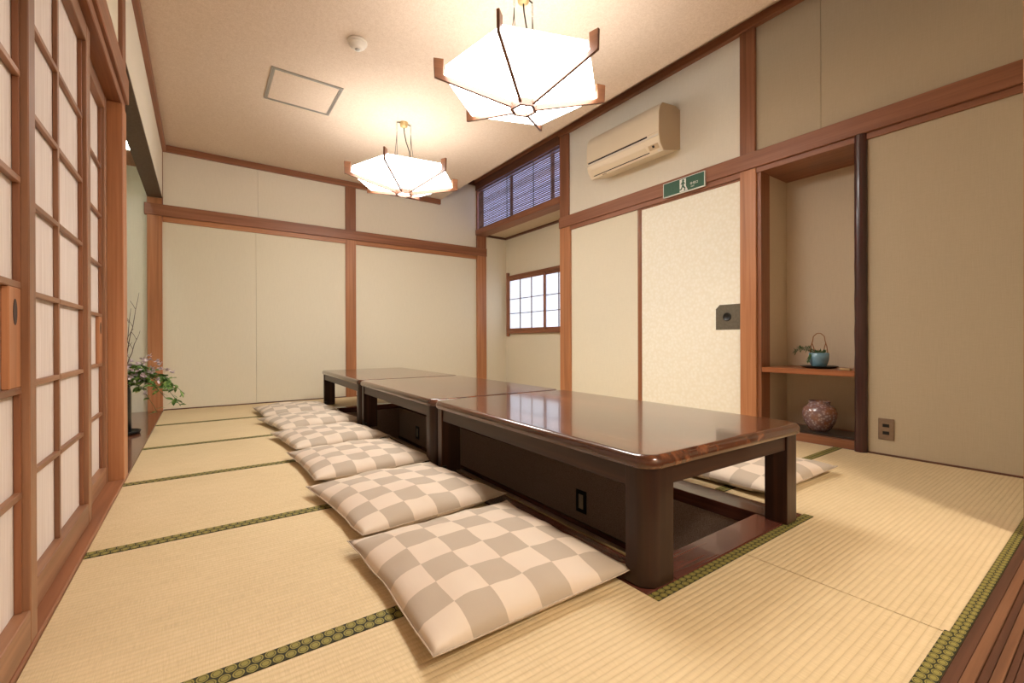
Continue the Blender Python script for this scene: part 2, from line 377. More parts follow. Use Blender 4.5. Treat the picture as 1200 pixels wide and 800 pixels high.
# display niche
XN = 3.567
box('niche_back', (XN, XN + T, .8, 1.56, 0, 2.15), nichep, wr, 0)
box('niche_side', (XR + .115, XN, 1.512, 1.56, 0, 2.15), nichep, wr, 0)
box('niche_side', (XR + .05, XN, .86, .915, 0, 2.15), nichep, wr, 0)
box('niche_ceiling', (XR + .03, XN + T, .86, 1.56, 2.12, 2.15), nichep, wr, 0)
box('niche_floor', (XR - .002, XN, .93, 1.512, 0, .05), cedar['Y'], wr, .002)
box('niche_shelf', (XR + .0, XN, .952, 1.512, .437, .472), shelfw, wr, .002)
pb = bmesh.new(); prof = [(.033, 0)]
for k in range(1, 30):
    z = 1.862 * k / 29; prof.append((.0315 + .0007 * sin(k * 1.9) + .0005 * sin(k * 4.1), z))
smooth_flat(link('round_pillar', bm_lathe(prof, 24), pillarw, wr, loc=(XR - .004, .945, 0)))

# alcove with window, beyond the right wall plane
XB = 3.695
def bw(y0, y1, z0, z1): box('wallpaper_panel', (XB, XB + T, y0, y1, z0, z1), wallp, wr, .0008)
WY0, WY1, WZ0, WZ1 = 3.63, 5.345, .762, 1.60
bw(3.45, YF, 0, WZ0); bw(3.45, YF, WZ1, 2.16); bw(3.45, WY0, WZ0, WZ1); bw(WY1, YF, WZ0, WZ1)
box('alcove_side', (XR + .15, XB, YF - .004, YF + T, 0, 2.16), wallp, wr, 0)
box('alcove_side', (XR + .06, XB, 3.42, 3.50, 0, 2.16), wallp, wr, 0)
box('alcove_soffit', (XR + .02, XB + T, 3.5, YF + T, 2.172, 2.19), nichep, wr, 0)
box('soffit_trim', (XB - .03, XB, 3.5, YF, 2.145, 2.172), darkw['Y'], wr, .002)
box('soffit_trim', (XR + .15, XB - .03, YF - .03, YF - .004, 2.145, 2.172), darkw['X'], wr, .002)
box('transom_top', (XR + .1, XR + .14, 3.45, YF + T, 2.19, ZU), wallp, wr, 0)
# window in the alcove
w1 = struct('window_1')
fx0, fx1 = XB - .035, XB + .02
box('window_frame', (fx0, fx1, WY1 - .04, WY1, WZ0 - .04, WZ1 + .05), rail_w['Z'], w1, .003)
box('window_frame', (fx0, fx1, WY0, WY0 + .04, WZ0, WZ1), rail_w['Z'], w1, .003)
box('window_frame', (fx0, fx1, WY0 + .04, WY1 - .04, WZ1 - .045, WZ1), rail_w['Y'], w1, .003)
box('window_frame', (fx0, fx1, WY0 + .04, WY1 - .04, WZ0, WZ0 + .045), rail_w['Y'], w1, .003)
def sash(y0, y1, x, ncol):
    z0, z1 = WZ0 + .046, WZ1 - .046; st = .032
    s_ = empty('sash'); s_.parent = w1
    for a, b in ((y0, y0 + st), (y1 - st, y1)): box('stile', (x, x + .02, a, b, z0, z1), rail_w['Z'], s_, .002)
    for a, b in ((z0, z0 + .03), (z1 - .03, z1)): box('rail', (x, x + .02, y0 + st, y1 - st, a, b), rail_w['Y'], s_, .002)
    for k in range(1, ncol):
        yy = y0 + st + (y1 - y0 - 2 * st) * k / ncol; box('muntin', (x + .002, x + .014, yy - .005, yy + .005, z0 + .03, z1 - .03), darkw['Z'], s_, .001)
    for zz in (1.05, 1.256): box('muntin', (x + .001, x + .013, y0 + st, y1 - st, zz - .004, zz + .004), darkw['Y'], s_, .001)
    cols = [y0 + st + (y1 - y0 - 2 * st) * k / ncol for k in range(ncol + 1)]; rows = [z0 + .03, 1.05, 1.256, z1 - .03]
    for i in range(ncol):
        for j in range(3): box('pane', (x + .0145, x + .0185, cols[i] + .001, cols[i + 1] - .001, rows[j] + .001, rows[j + 1] - .001), glass_m, s_, 0)
sash(4.46, 5.303, XB - .032, 3); sash(3.671, 4.51, XB - .008, 3)
box('outer_sheet', (XB + .03, XB + .04, WY0, WY1, WZ0, WZ1), black, w1, 0)
winm = plain('window_bar_violet', (170, 158, 176), .6)
# high window with the bamboo blind
w2 = struct('window_2')
box('window_sill', (XR - .03, XR + .14, 3.598, YF - .032, 2.14, 2.212), rail_w['Y'], w2, .003)
box('window_head', (XR - .03, XR + .10, 3.598, YF - .032, 2.765, 2.88), darkw['Y'], w2, .003)
cy = [3.60, 3.83, 4.64, 5.365]
for k in range(3): box('pane', (XR + .085, XR + .09, cy[k] + .03, cy[k + 1] - .03, 2.212, 2.765), glass2_m, w2, 0)
for k in range(1, 3): box('muntin', (XR + .075, XR + .095, cy[k] - .03, cy[k] + .03, 2.212, 2.765), winm, w2, .001)
box('outer_sheet', (XR + .096, XR + .099, 3.6, 5.365, 2.212, 2.765), black, w2, 0)
bl = thing('bamboo_blind', 'brown slatted bamboo blind covering the high window under the ceiling', 'blind', (XR, 4.48, 2.212))
bm = bmesh.new(); zz = .012
rnd = random.Random(3)
while zz < .52:
    bm_box(.012, .0145, -.862 + rnd.uniform(0, .004), .868, zz, zz + .0172 + rnd.uniform(-.0012, .0012), bm=bm); zz += .0222
o = link('slats', bm, slatm, bl); o['kind'] = 'stuff'
box('bottom_bar', (.010, .018, -.865, .87, .0005, .010), slatm, bl, .001)
box('head_bar', (.006, .024, -.865, .87, .54, .552), slatm, bl, .001)
for yy in (-.385, .165): box('cord', (.0085, .011, yy - .006, yy + .006, .001, .54), black, bl, .0005)

# fusuma door
d4 = struct('door_4')
Y0, Y1, Z1 = 1.655, 2.545, 1.820
box('fusuma_paper', (XR + .001, XR + .018, Y0 + .004, Y1 - .012, .03, Z1 - .012), fusm, d4, .001)
box('edge_frame', (XR - .004, XR + .018, Y1 - .012, Y1, .026, Z1), cedar['Z'], d4, .001)
box('edge_frame', (XR - .004, XR + .018, Y0, Y1 - .012, Z1 - .012, Z1), cedar['Y'], d4, .001)
pl = link('pull_plate', bm_prism([(1.656, .737), (1.845, .737), (1.845, .893), (1.815, .923), (1.656, .923)], 'X', XR - .003, XR + .001, bev=.0008, seg=1), dgrey, d4)
hp = bm_lathe([(.0005, .0), (.024, .0), (.027, .004), (.031, .004), (.031, .0)], 28, cap=False)
o = link('finger_recess', hp, black, pl, True); o.rotation_euler = (0, -pi / 2, 0); o.location = (XR - .0032, 1.757, .832)

# ------------------------------------------------------------------ left wall: shoji, alcove
wl = struct('wall_left')
YA = 2.76
box('post', (XL - .125, XL - .0, YA, 2.882, 0, 1.786), post_w['Z'], wl, .003)
box('head_rail', (XL - .115, XL - .004, .25, 2.882, 1.786, 1.832), cedar['Y'], wl, .003)
box('nageshi_rail', (XL - .10, XL + .010, .25, 2.888, 1.832, 1.952), rail_w['Y'], wl, .003)
box('post', (XL - .06, XL + .004, YA - .03, 2.84, 1.952, ZC - .062), rail_w['Z'], wl, .003)
box('wallpaper_panel', (XL - .06, XL - .012, .1, YA - .03, 1.952, ZC), wallp, wl, 0)
box('lintel_wall', (XL - .113, XL, 2.84, YF, 2.045, ZC), wallp_l, wl, .001)
box('lintel_soffit', (XL - .113, XL - .001, 2.884, YF - .03, 2.03, 2.0445), plain('soffit_dark', (92, 74, 58), .7), wl, .001)  # thin dark brown slab on the underside of the lintel
box('cornice', (XL - .02, XL + .03, .1, YF - .035, ZC - .062, ZC), rail_w['Y'], wl, .003)
box('shikii_sill', (XL - .12, XL + .001, .3, 2.885, -.035, .012), cedar['Y'], wl, .002)
box('post', (XL - .125, XL, .28, .40, 0, 1.786), post_w['Z'], wl, .003)
box('wallpaper_panel', (XL - .10, XL - .02, .40, .62, .012, 1.786), wallp, wl, 0)
box('alcove_back', (-1.10, -1.05, 2.8, YF + T, 0, 2.35), alcp, wl, 0)
box('alcove_end', (-1.06, XL - .115, YF + .004, YF + T, 0, 2.35), alcp, wl, 0)
box('alcove_end', (-1.06, XL - .125, 2.78, 2.84, 0, 2.35), alcp, wl, 0)
for k in range(4): box('alcove_ceiling_board', (-1.06 + k * .162, -1.06 + (k + 1) * .162 - .002, 2.84, YF + .01, 2.30, 2.33), cedar['Y'], wl, .002)
box('alcove_floor_board', (-1.05, XL - .001, 2.884, YF + .004, -.035, .001), boardw, wl, .002)
recm = plain('recess_shade', (58, 36, 24), .7)  # flat oval on the pull block; the hollow's shade is in its colour
def shoji(n, y0, y1, xf, pull, w=0, st=.045, ext=0):
    d = struct('door_%d' % n); th = .0272; z0, z1 = .014, 1.785
    xb = xf - th
    for a, b in ((y0 - ext, y0 + st), (y1 - st, y1)): box('stile', (xb, xf, a, b, z0, z1), door_w['Z'], d, .002)
    box('bottom_rail', (xb, xf - .0005, y0 + st, y1 - st, z0, .088), door_w['Y'], d, .002)
    box('top_rail', (xb, xf - .0005, y0 + st, y1 - st, 1.722, z1), door_w['Y'], d, .002)
    ym = (y0 + y1) / 2; xm = xf - .013
    zr = [.336, .558, .780, 1.003, 1.227, 1.452]
    box('muntin', (xb + .003, xm, ym - .009, ym + .009, .088, 1.722), door_w['Z'], d, .001)
    for z in zr:
        for a, b in ((y0 + st, ym - .009), (ym + .009, y1 - st)):
            box('muntin', (xb + .003, xm + .0008, a, b, z - .007, z + .007), door_w['Y'], d, .001)
    for a, b in ((y0 + st, y0 + st + .006), (y1 - st - .006, y1 - st)): box('inner_bead', (xb + .003, xm, a, b, .088, 1.722), cedar['Z'], d, .001)
    zz = [.088] + zr + [1.722]
    for k in range(7):
        for a, b in ((y0 + st, ym), (ym, y1 - st)):
            box('paper_pane', (xb + .0008, xb + .0025, a + .0005, b - .0005, zz[k] + .0005, zz[k + 1] - .0005), shojim, d, 0)
    yc = (y1 - st - pull) if w == 0 else y0 + st
    b0, b1 = (y1 - st - .006 - pull, y1 - st - .006) if w == 0 else (y0 + st + .006, y0 + st + .006 + pull)
    pk = box('pull_block', (xb + .003, xm + .001, b0, b1, zr[1] + .007, zr[2] - .007), post_w['Z'], d, .002)
    c_ = link('finger_recess', bm_prism([(cos(t * pi / 10) * .012, sin(t * pi / 10) * .027) for t in range(20)], 'X', 0, .0006), recm, pk)
    c_.location = (xm + .0011, (b0 + b1) / 2, .722)
    return d
d1 = shoji(1, .60, 1.410, -.2990, .07)
shoji(2, 1.453, 2.199, -.3268, .03, w=1, st=.055, ext=.05)
shoji(3, 1.955, 2.758, -.3546, .07)
lb = box('paper_tag', (-.3253, -.3246, 1.300, 1.326, .205, .258), whitep, d1, 0)

# ------------------------------------------------------------------ near wall (doorway in which the camera stands) and the hallway shell
wn = struct('wall_near')
box('post', (2.243, 2.36, .02, .2235, 0, 1.9), post_w['Z'], wn, .003)
box('wallpaper_panel', (2.36, XR + .02, .05, .218, 0, ZU), wallp, wn, 0)
box('wallpaper_panel', (XL - .1, 2.36, .06, .20, 1.9, ZU), wallp, wn, 0)
box('head_rail', (XL - .1, 2.243, .02, .2235, 1.845, 1.9), cedar['X'], wn, .002)
box('wallpaper_panel', (-1.4, XL - .02, .10, .22, 0, 1.9), wallp, wn, 0)
wh = struct('wall_hallway')
box('wallpaper_panel', (-1.4, 4.2, -2.1, -2.05, 0, 2.4), wallp, wh, 0)
box('wallpaper_panel', (-1.45, -1.4, -2.1, .2, 0, 2.4), wallp, wh, 0)
box('wallpaper_panel', (4.2, 4.25, -2.1, .2, 0, 2.4), wallp, wh, 0)
box('wallpaper_panel', (3.2, 4.2, .1, .2, 0, 2.4), wallp, wh, 0)
box('hallway_ceiling', (-1.45, 4.25, -2.1, .06, 2.4, 2.43), ceilm, wh, 0)

# ------------------------------------------------------------------ low tables
def rrect(x0, x1, y0, y1, r, n=8):
    pts = []
    for cx, cy, a0 in ((x1 - r, y1 - r, 0), (x0 + r, y1 - r, 90), (x0 + r, y0 + r, 180), (x1 - r, y0 + r, 270)):
        for k in range(n + 1): a = radians(a0 + 90 * k / n); pts.append((cx + r * cos(a), cy + r * sin(a)))
    return pts
TABROT = -radians(1.25)
def table(y0, y1, label):
    L_ = y1 - y0; W = .875; H = .357
    ox = .935 + (y0 - .72) * math.tan(-TABROT)
    t = thing('low_table', label, 'table', (ox, y0, 0), TABROT, 'low dark tables set end to end over the sunken pit')
    # top with bull-nosed edge built ring by ring
    bm = bmesh.new(); prof = [(0.022, .318), (.004, .322), (0, .330), (0, .343), (.006, .352), (.014, .3565), (.019, .357), (.024, .357)]
    rings = []
    for ins, z in prof:
        rings.append([bm.verts.new((x, y, z)) for x, y in rrect(ins, W - ins, ins, L_ - ins, max(.006, .06 - ins))])
    for A_, B_ in zip(rings, rings[1:]):
        for k in range(len(A_)): bm.faces.new((A_[k], A_[(k + 1) % len(A_)], B_[(k + 1) % len(B_)], B_[k]))
    bm.faces.new(rings[0][::-1]); bm.faces.new(rings[-1])
    smooth_flat(link('tabletop', bm, lacq_top, t), 35)
    e = .012; lx, ly, r = .105, .078, .046
    for sx in (0, 1):
        for sy in (0, 1):
            pts = []
            # outer corner rounded, local coords then mirrored
            base = [(lx, 0), (lx, ly), (0, ly)] + [(r - r * cos(radians(a)), r - r * sin(radians(a))) for a in range(0, 91, 10)]
            for x, y in base:
                px = e + x if not sx else W - e - x; py = e + y if not sy else L_ - e - y; pts.append((px, py))
            lg = smooth_flat(link('leg', bm_prism(pts, 'Z', .0045, .322, bev=.0015, seg=1), lacq['Z'], t), 30)
    for x0 in (e + .006, W - e - .006 - .022): box('apron', (x0, x0 + .022, e + ly, L_ - e - ly, .262, .321), lacq['Y'], t, .002)
    for y_ in (e + .006, L_ - e - .006 - .022): box('apron', (e + lx, W - e - lx, y_, y_ + .022, .268, .321), lacq['X'], t, .002)
    box('leg_bracket', (e + .001, e + .004 + .02, L_ - e - ly - .012, L_ - e - ly, .005, .04), black, t, .001)
    return t
table(.722, 2.085, 'nearest low table, dark glossy top reflecting the window')
table(2.095, 3.475, 'middle low table of the dark row, between its two neighbours')
table(3.485, 4.93, 'farthest low table of the dark row, closest to the back wall')

# ------------------------------------------------------------------ cushions
def cushion(cx, cy, lx, ly, rot, seed, label, h=.082, side='left', tilt=0):
    n = 34; bm = bmesh.new(); uv = bm.loops.layers.uv.new('UVMap')
    rr = random.Random(seed); off = Vector((rr.uniform(0, 50), rr.uniform(0, 50), 0))
    def pt(i, j, top):
        u = 2 * i / n - 1; v = 2 * j / n - 1
        pin = .055
        x = u * (1 - pin * (1 - v * v) * abs(u) ** 3); yv = v * (1 - pin * (1 - u * u) * abs(v) ** 3)
        e = max(0., (1 - abs(u) ** 2.6)) * max(0., (1 - abs(v) ** 2.6))
        puff = e ** .52
        nz = noise.noise(Vector((x * 2.2, yv * 2.2, 0)) + off) * .009 + noise.noise(Vector((x * 6, yv * 6, 3)) + off) * .0035
        # radial puckers by the seam
        ed = max(abs(u), abs(v)); puck = .0035 * sin(16 * math.atan2(v, u) + seed) * max(0, (ed - .55)) * (1 - ed) * 8
        zb = .026 + .004 * (1 - e) + .01 * (abs(u) * abs(v)) ** 4
        if top: z = zb + (h - .020) * puff + (nz + puck) * min(1, puff * 1.6)
        else: z = zb - .0235 * min(1, e * 5)
        jx = noise.noise(Vector((yv * 3, 7, u)) + off) * .006
        return Vector((x * lx / 2 + jx, yv * ly / 2 + jx, max(z, .0035)))
    grid = {}
    for top in (1, 0):
        for i in range(n + 1):
            for j in range(n + 1):
                if not top and (i in (0, n) or j in (0, n)): grid[(i, j, 0)] = grid[(i, j, 1)]
                else: grid[(i, j, top)] = bm.verts.new(pt(i, j, top))
    for top in (1, 0):
        for i in range(n):
            for j in range(n):
                q = [(i, j), (i + 1, j), (i + 1, j + 1), (i, j + 1)]
                if not top: q = q[::-1]
                f = bm.faces.new([grid[(a, b, top)] for a, b in q])
                for lp, (a, b) in zip(f.loops, q): lp[uv].uv = (a / n + (0 if top else 1 / 6.2), b / n)
    t = thing('floor_cushion', label, 'cushion', (cx, cy, 0), rot, 'checked floor cushions around the tables')
    link('cushion_cover', bm, fabm, t, True)
    # piping along the seam
    pth = []
    for k in range(n): pth.append(pt(k, 0, 1))
    for k in range(n): pth.append(pt(n, k, 1))
    for k in range(n, 0, -1): pth.append(pt(k, n, 1))
    for k in range(n, -1, -1): pth.append(pt(0, k, 1))
    link('piping', bm_tube(pth, .0018, 5), pipm, t, True)
    if side == 'left' and seed == 1: pass
    return t
pipm = plain('piping_cotton', (190, 172, 152), .85, nscale=100, var=8)
cushion(.668, 1.105, .60, .62, .0, 1, 'checked cushion nearest the camera, in front of the left table leg')
cushion(.690, 1.765, .60, .62, .09, 2, 'second checked cushion from the front, left of the nearest table')
cushion(.700, 2.445, .60, .62, .04, 3, 'third checked cushion from the front, beside the joint of two tables')
cushion(.700, 3.125, .58, .60, .10, 4, 'fourth checked cushion from the front, beside the middle table')
cushion(.715, 3.83, .61, .62, .16, 5, 'fifth checked cushion from the front, second nearest the back wall')
cushion(.710, 4.50, .61, .60, .05, 6, 'checked cushion at the far end of the row, closest to the back wall')
cushion(2.225, 1.165, .66, .62, .0, 7, 'checked cushion on the right side of the tables, seen behind the leg', side='right')

# ------------------------------------------------------------------ pendant lamps
def pendant(x, y, zh, ang, label, first=None):
    t = thing('pendant_lamp', label, 'lamp', (x, y, zh), ang, 'hexagonal paper pendant lamps')
    R, rise, tip = .488, .102, .099; Rs = .435
    # shade: shallow inverted pyramid with upright sides
    for k in range(6):
        a0, a1 = k * pi / 3, (k + 1) * pi / 3
        bm = bmesh.new()
        def v(r, a, z): return bm.verts.new((r * cos(a), r * sin(a), z))
        zc = rise * Rs / R + .026
        A_, B_, C_, D_ = v(.06, a0, .030), v(.06, a1, .030), v(Rs, a1, zc), v(Rs, a0, zc)
        E_, F_ = v(Rs - .010, a0, zc + .056), v(Rs - .010, a1, zc + .056)
        bm.faces.new((A_, B_, C_, D_)); bm.faces.new((D_, C_, F_, E_))
        bmesh.ops.recalc_face_normals(bm, faces=bm.faces)
        bmesh.ops.solidify(bm, geom=bm.faces[:], thickness=.002)
        link('shade_panel', bm, shade_m, t)
        # rib with upturned tip
        pts = [(.062, 0), (R - .004, rise), (R, rise + tip), (R - .052, rise + tip + .002), (Rs + .002, zc + .052), (Rs + .004, zc + .004), (.062, .032)]
        rb = link('rib', bm_prism(pts, 'Y', -.0075, .0075, bev=.001, seg=1), lampw, t); rb.rotation_euler = (0, 0, a0)
        # hub ring segment
        hr = [(.075 * cos(a0), .075 * sin(a0)), (.075 * cos(a1), .075 * sin(a1)), (.058 * cos(a1), .058 * sin(a1)), (.058 * cos(a0), .058 * sin(a0))]
        link('hub_frame', bm_prism(hr, 'Z', -.008, .030), lampw, t)
    link('hub_panel', bm_prism([(.057 * cos(k * pi / 3), .057 * sin(k * pi / 3)) for k in range(6)], 'Z', .008, .012), shade_m, t)
    box('cross_bar', (-.12, .12, -.012, .012, .1732, .180), lampw, t, .001)
    zt = ZC - zh
    # canopy, chains, cord (built in room axes)
    cv = empty('suspension', rotz=-ang); cv.parent = t
    link('canopy', bm_lathe([(.004, zt - .045), (.030, zt - .035), (.036, zt - .004), (.036, zt)], 24), brass, cv, True)
    link('hook_bar', bm_tube([(-.062, .0, zt - .012), (-.03, 0, zt - .006), (.03, 0, zt - .006), (.062, 0, zt - .012)], .004, 6), wire, cv)
    for s in (-1, 1):
        nl = 4
        for k in range(nl):
            z = zt - .018 - k * .018; ring = []
            for q in range(13):
                a = 2 * pi * q / 12; ring.append((s * .062 + (.0055 * cos(a) if k % 2 else 0), (0 if k % 2 else .0055 * cos(a)), z + .011 * sin(a)))
            link('chain_link', bm_tube(ring, .0016, 5, cap=False), alu, cv)
        zb = zt - .09
        for s2 in (-1, 1):
            link('hanging_wire', bm_tube([(s * .062, 0, zb), (s * .064, s2 * .004, zb - .06), (s * .08, s2 * .05, .176)], .0022, 5), wire, cv)
    cp = [(.0, 0, zt - .04), (.005, .0, zt - .09), (.02, 0, zt - .16), (.05, .0, zt - .24), (.06, 0, .20), (.03, 0, .176)]
    link('power_cord', bm_tube(cp, .0042, 6), wire, cv, True)
    link('uplight_cover', bm_prism([((Rs - .016) * cos(k * pi / 3), (Rs - .016) * sin(k * pi / 3)) for k in range(6)], 'Z', .170, .173), top_m, t)  # unseen glowing cover, added to soften the light on the ceiling
    return t
pendant(1.45, 1.942, 1.926, 2.791, 'larger looking hexagonal paper pendant lamp nearer the camera')
pendant(1.441, 3.663, 1.929, 2.987, 'farther hexagonal paper pendant lamp, hanging near the back wall')

# ------------------------------------------------------------------ air conditioner
ac = thing('air_conditioner', 'beige wall mounted air conditioner high above the exit sign', 'air conditioner', (XR, 2.54, 2.15))
def acprof(dx=0):
    return [(0, .06), (-.215, .0), (-.262, .055), (-.276, .125), (-.276, .14), (-.274, .285), (-.262, .335), (-.228, .372), (-.06, .392), (-.03, .378), (0, .378)]
bm = bm_prism(acprof(), 'Y', -.39, .39); body = smooth_flat(link('body', bm, ac_m, ac), 35)
bmp = [(x, z) for x, z in acprof()]
smooth_flat(link('side_cheek', bm_prism(bmp, 'Y', -.3935, -.3902, bev=.001, seg=1), ac_side, ac))
box('intake_gap', (-.2795, -.2745, -.28, .37, .120, .132), black, ac, .001)
box('panel_groove', (-.2768, -.2755, -.385, .385, .1345, .1365), ac_side, ac, 0)
o = box('front_lip', (-.282, -.274, -.388, .388, .104, .118), whitep, ac, .002)
def slope_part(name, y0, y1, s0, s1, th, mat):
    # on the lower front face running (-.276,.125)->(-.262,.055)->(-.215,0)
    P0, P1 = Vector((-.264, .060)), Vector((-.216, .003)); d = P1 - P0; nrm = Vector((-d.y, d.x)).normalized(); nrm = nrm if nrm.x < 0 else -nrm
    a, b = P0 + d * s0, P0 + d * s1; c, e = b + nrm * th, a + nrm * th
    return link(name, bm_prism([(a.x, a.y), (b.x, b.y), (c.x, c.y), (e.x, e.y)], 'Y', y0, y1), mat, ac)
slope_part('louver', -.25, .36, .05, .62, .004, ac_m); slope_part('outlet_gap', -.27, .345, .70, .80, .0015, black)
slope_part('display_panel', -.37, -.28, .05, .6, .004, ac_side); slope_part('sensor_window', -.335, -.315, .15, .4, .0055, black)
slope_part('indicator', -.372, -.345, .75, .95, .004, whitep); slope_part('badge', .20, .25, .92, 1.0, .002, steel)

# ------------------------------------------------------------------ exit sign
sg = thing('exit_sign', 'green and white emergency exit sign on the rail above the cream sliding door', 'sign', (XR - .05, 2.088, 1.892))
box('sign_board', (.0, .0148, -.186, .186, -.0585, .0585), signw, sg, .001)
box('sign_face', (-.001, -.0001, -.179, .179, -.052, .0535), signg, sg, 0)
def flat(name, pts, mat, par, x0=-.0022, x1=-.0011):
    # pts (right, up) as the viewer sees them
    return link(name, bm_prism([(-a, b) for a, b in pts], 'X', x0, x1), mat, par)
flat('pictogram_door', [(-.030, -.050), (.044, -.050), (.026, -.014), (.026, .048), (-.030, .048)], signw, sg)
man = [(-.006, .040), (.004, .040), (.004, .030), (-.006, .030)]
pk = flat('pictogram_head', [(.002 + .0095 * cos(k * pi / 6), .034 + .0095 * sin(k * pi / 6)) for k in range(12)], signg, sg, -.0034, -.0023)
flat('pictogram_body', [(-0.0205, 0.0085), (-0.008, 0.0246), (0.007, 0.0246), (0.0195, 0.0085), (0.0133, 0.0039), (0.007, 0.0119), (0.0083, -0.0099), (0.022, -0.0237), (0.0195, -0.0467), (0.0107, -0.0467), (0.012, -0.0272), (-0.003, -0.0168), (-0.0105, -0.0352), (-0.0305, -0.0375), (-0.0305, -0.0294), (-0.018, -0.0272), (-0.008, -0.0053), (-0.0055, 0.0131), (-0.0143, 0.0039)], signg, sg, -.0034, -.0023)
def text(body, size, right, upz, mat, par, name='lettering', x=-.0022):
    cu = bpy.data.curves.new(name, 'FONT'); cu.body = body; cu.size = size; cu.extrude = .0003; cu.align_x = 'LEFT'
    tmp = bpy.data.objects.new('tmp', cu); C.objects.link(tmp); dg = bpy.context.evaluated_depsgraph_get()
    me = bpy.data.meshes.new_from_object(tmp.evaluated_get(dg)); bpy.data.objects.remove(tmp); bpy.data.curves.remove(cu)
    me.name = name; me.materials.clear(); me.materials.append(mat); o = bpy.data.objects.new(name, me); C.objects.link(o); o.parent = par
    o.matrix_local = Matrix(((0, 0, -1, x), (-1, 0, 0, -right), (0, 1, 0, upz), (0, 0, 0, 1))); return o
text('非常口', .023, .062, -.016, signw, sg); text('EXIT', .014, .070, -.036, signw, sg)

# ------------------------------------------------------------------ ceiling fittings
sd = thing('smoke_detector', 'white round smoke detector on the ceiling', 'smoke detector', (.812, 2.835, ZC - .052))
link('mounting_base', bm_lathe([(.058, .036), (.060, .040), (.060, .051), (.050, .0515)], 32), whitep, sd, True)
link('sensor_head', bm_lathe([(.006, .0), (.026, .002), (.034, .009), (.036, .016), (.047, .020), (.052, .030), (.052, .036)], 32), whitep, sd, True)
link('test_lens', bm_lathe([(.001, -.006), (.010, -.004), (.016, .001)], 20), alu, sd, True)
ch = thing('ceiling_hatch', 'square ceiling access hatch with thin grey metal frame', 'hatch', (.64, 3.66, ZC - .006))
for nm, d_ in (('frame_bar', (-.238, .238, -.240, -.216)), ('frame_bar', (-.238, .238, .216, .240)), ('frame_bar', (-.238, -.214, -.216, .216)), ('frame_bar', (.214, .238, -.216, .216))):
    box(nm, (*d_, 0, .0055), alu, ch, .001)
    mid = d_
for d_ in ((-.226, .226, -.2265, -.2255), (-.2265, -.2255, -.226, .226), (-.226, .226, .2255, .2265), (.2255, .2265, -.226, .226)):
    box('frame_groove', (*d_, -.0004, 0), black, ch, 0)
box('hatch_panel', (-.2135, .2135, -.2155, .2155, .002, .0055), ceilm, ch, .001)

ft = thing('fluorescent_lamp', 'bright white tube lamp behind the lintel in the left alcove', 'lamp', (-.488, 4.40, 2.30))
box('lamp_housing', (-.03, .03, -.45, .45, -.012, 0), whitep, ft, .003)
link('tube', bm_tube([(0, -.42, -.026), (0, .43, -.026)], .020, 12), tube_m, ft, True)
for s in (-1, 1): box('tube_holder', (-.018, .018, s * .435 - .012, s * .435 + .012, -.05, -.012), whitep, ft, .002)

# ------------------------------------------------------------------ wall plates
so = thing('wall_outlet', 'metal plate with two sockets low on the right wall', 'socket', (XR, .83, .150))
box('cover_plate', (-.006, -.0003, -.036, .036, -.060, .060), steel, so, .002)
for z in (.021, -.021):
    box('socket', (-.0085, -.006, -.015, .015, z - .009, z + .009), black, so, .001)
platew = plain('socket_beige', (176, 164, 142), .5)
def pitplate(y, label):
    s = thing('pit_outlet', label, 'socket', (1.7235, y, -.232)); box('cover_plate', (-.005, -.0003, -.040, .040, -.062, .062), black, s, .001)
    box('socket', (-.007, -.005, -.018, .018, -.040, .040), platew, s, .001)
pitplate(1.783, 'dark outlet plate on the pit wall below the nearest table')
pitplate(4.05, 'dark outlet plate on the pit wall below the far tables')

# ------------------------------------------------------------------ niche objects
PX, PY = 3.37, 1.232
tr = tag(smooth_flat(link('tray', bm_lathe([(.062, 0), (.088, .0), (.107, .012), (.104, .0145), (.084, .005), (.002, .005)], 8), black, loc=(PX, PY, .4722))), 'black tray on the niche shelf, under the blue pot', 'tray')
tr.rotation_euler = (0, 0, .3)
pt_ = thing('plant_pot', 'pale blue pot with cane handle and green sprig on the niche shelf', 'pot', (PX, PY, .4775))
link('bowl', bm_lathe([(.030, 0), (.036, .001), (.048, .022), (.0555, .055), (.057, .094), (.053, .096), (.050, .085), (.002, .078)], 36), potm, pt_, True)
hh = []
for s in (-1, 1):
    link('handle_strand', bm_tube([(0, s * .052, .09), (0, s * .046, .14), (0, s * .036, .175), (0, s * .032, .205), (0, s * .012, .224), (0, 0, .226)], .0028, 6), caneh, pt_, True)
    link('handle_strand', bm_tube([(.004, s * .026, .09), (.003, s * .031, .13), (0, s * .040, .160)], .0028, 6), caneh, pt_, True)
bm = bmesh.new(); rn = random.Random(5)
def needle_leaf(bm, p, d, L_, w_):
    d = d.normalized(); s = d.cross(Vector((0, 0, 1)));
    if s.length < .05: s = Vector((1, 0, 0))
    s = s.normalized() * w_; m_ = p + d * L_ * .5 + Vector((0, 0, .15 * w_)); e = p + d * L_
    a, b, c, f = bm.verts.new(p), bm.verts.new(m_ + s), bm.verts.new(e), bm.verts.new(m_ - s); k = bm.verts.new(m_ - Vector((0, 0, w_ * .35)))
    bm.faces.new((a, b, k)); bm.faces.new((b, c, k)); bm.faces.new((c, f, k)); bm.faces.new((f, a, k))
for k in range(120):
    t_ = rn.random(); p = Vector((-.02 * t_, .02 + .115 * t_, .10 + .028 * sin(t_ * 3) - .006 * t_)); needle_leaf(bm, p, Vector((rn.uniform(-.6, .6), rn.uniform(.0, 1), rn.uniform(-.5, .7))), rn.uniform(.02, .04), .0035)
for k in range(80): needle_leaf(bm, Vector((rn.uniform(-.03, .03), rn.uniform(-.035, .035), .095)), Vector((rn.uniform(-1, 1), rn.uniform(-1, 1), rn.uniform(.1, 1))), rn.uniform(.015, .035), .004)
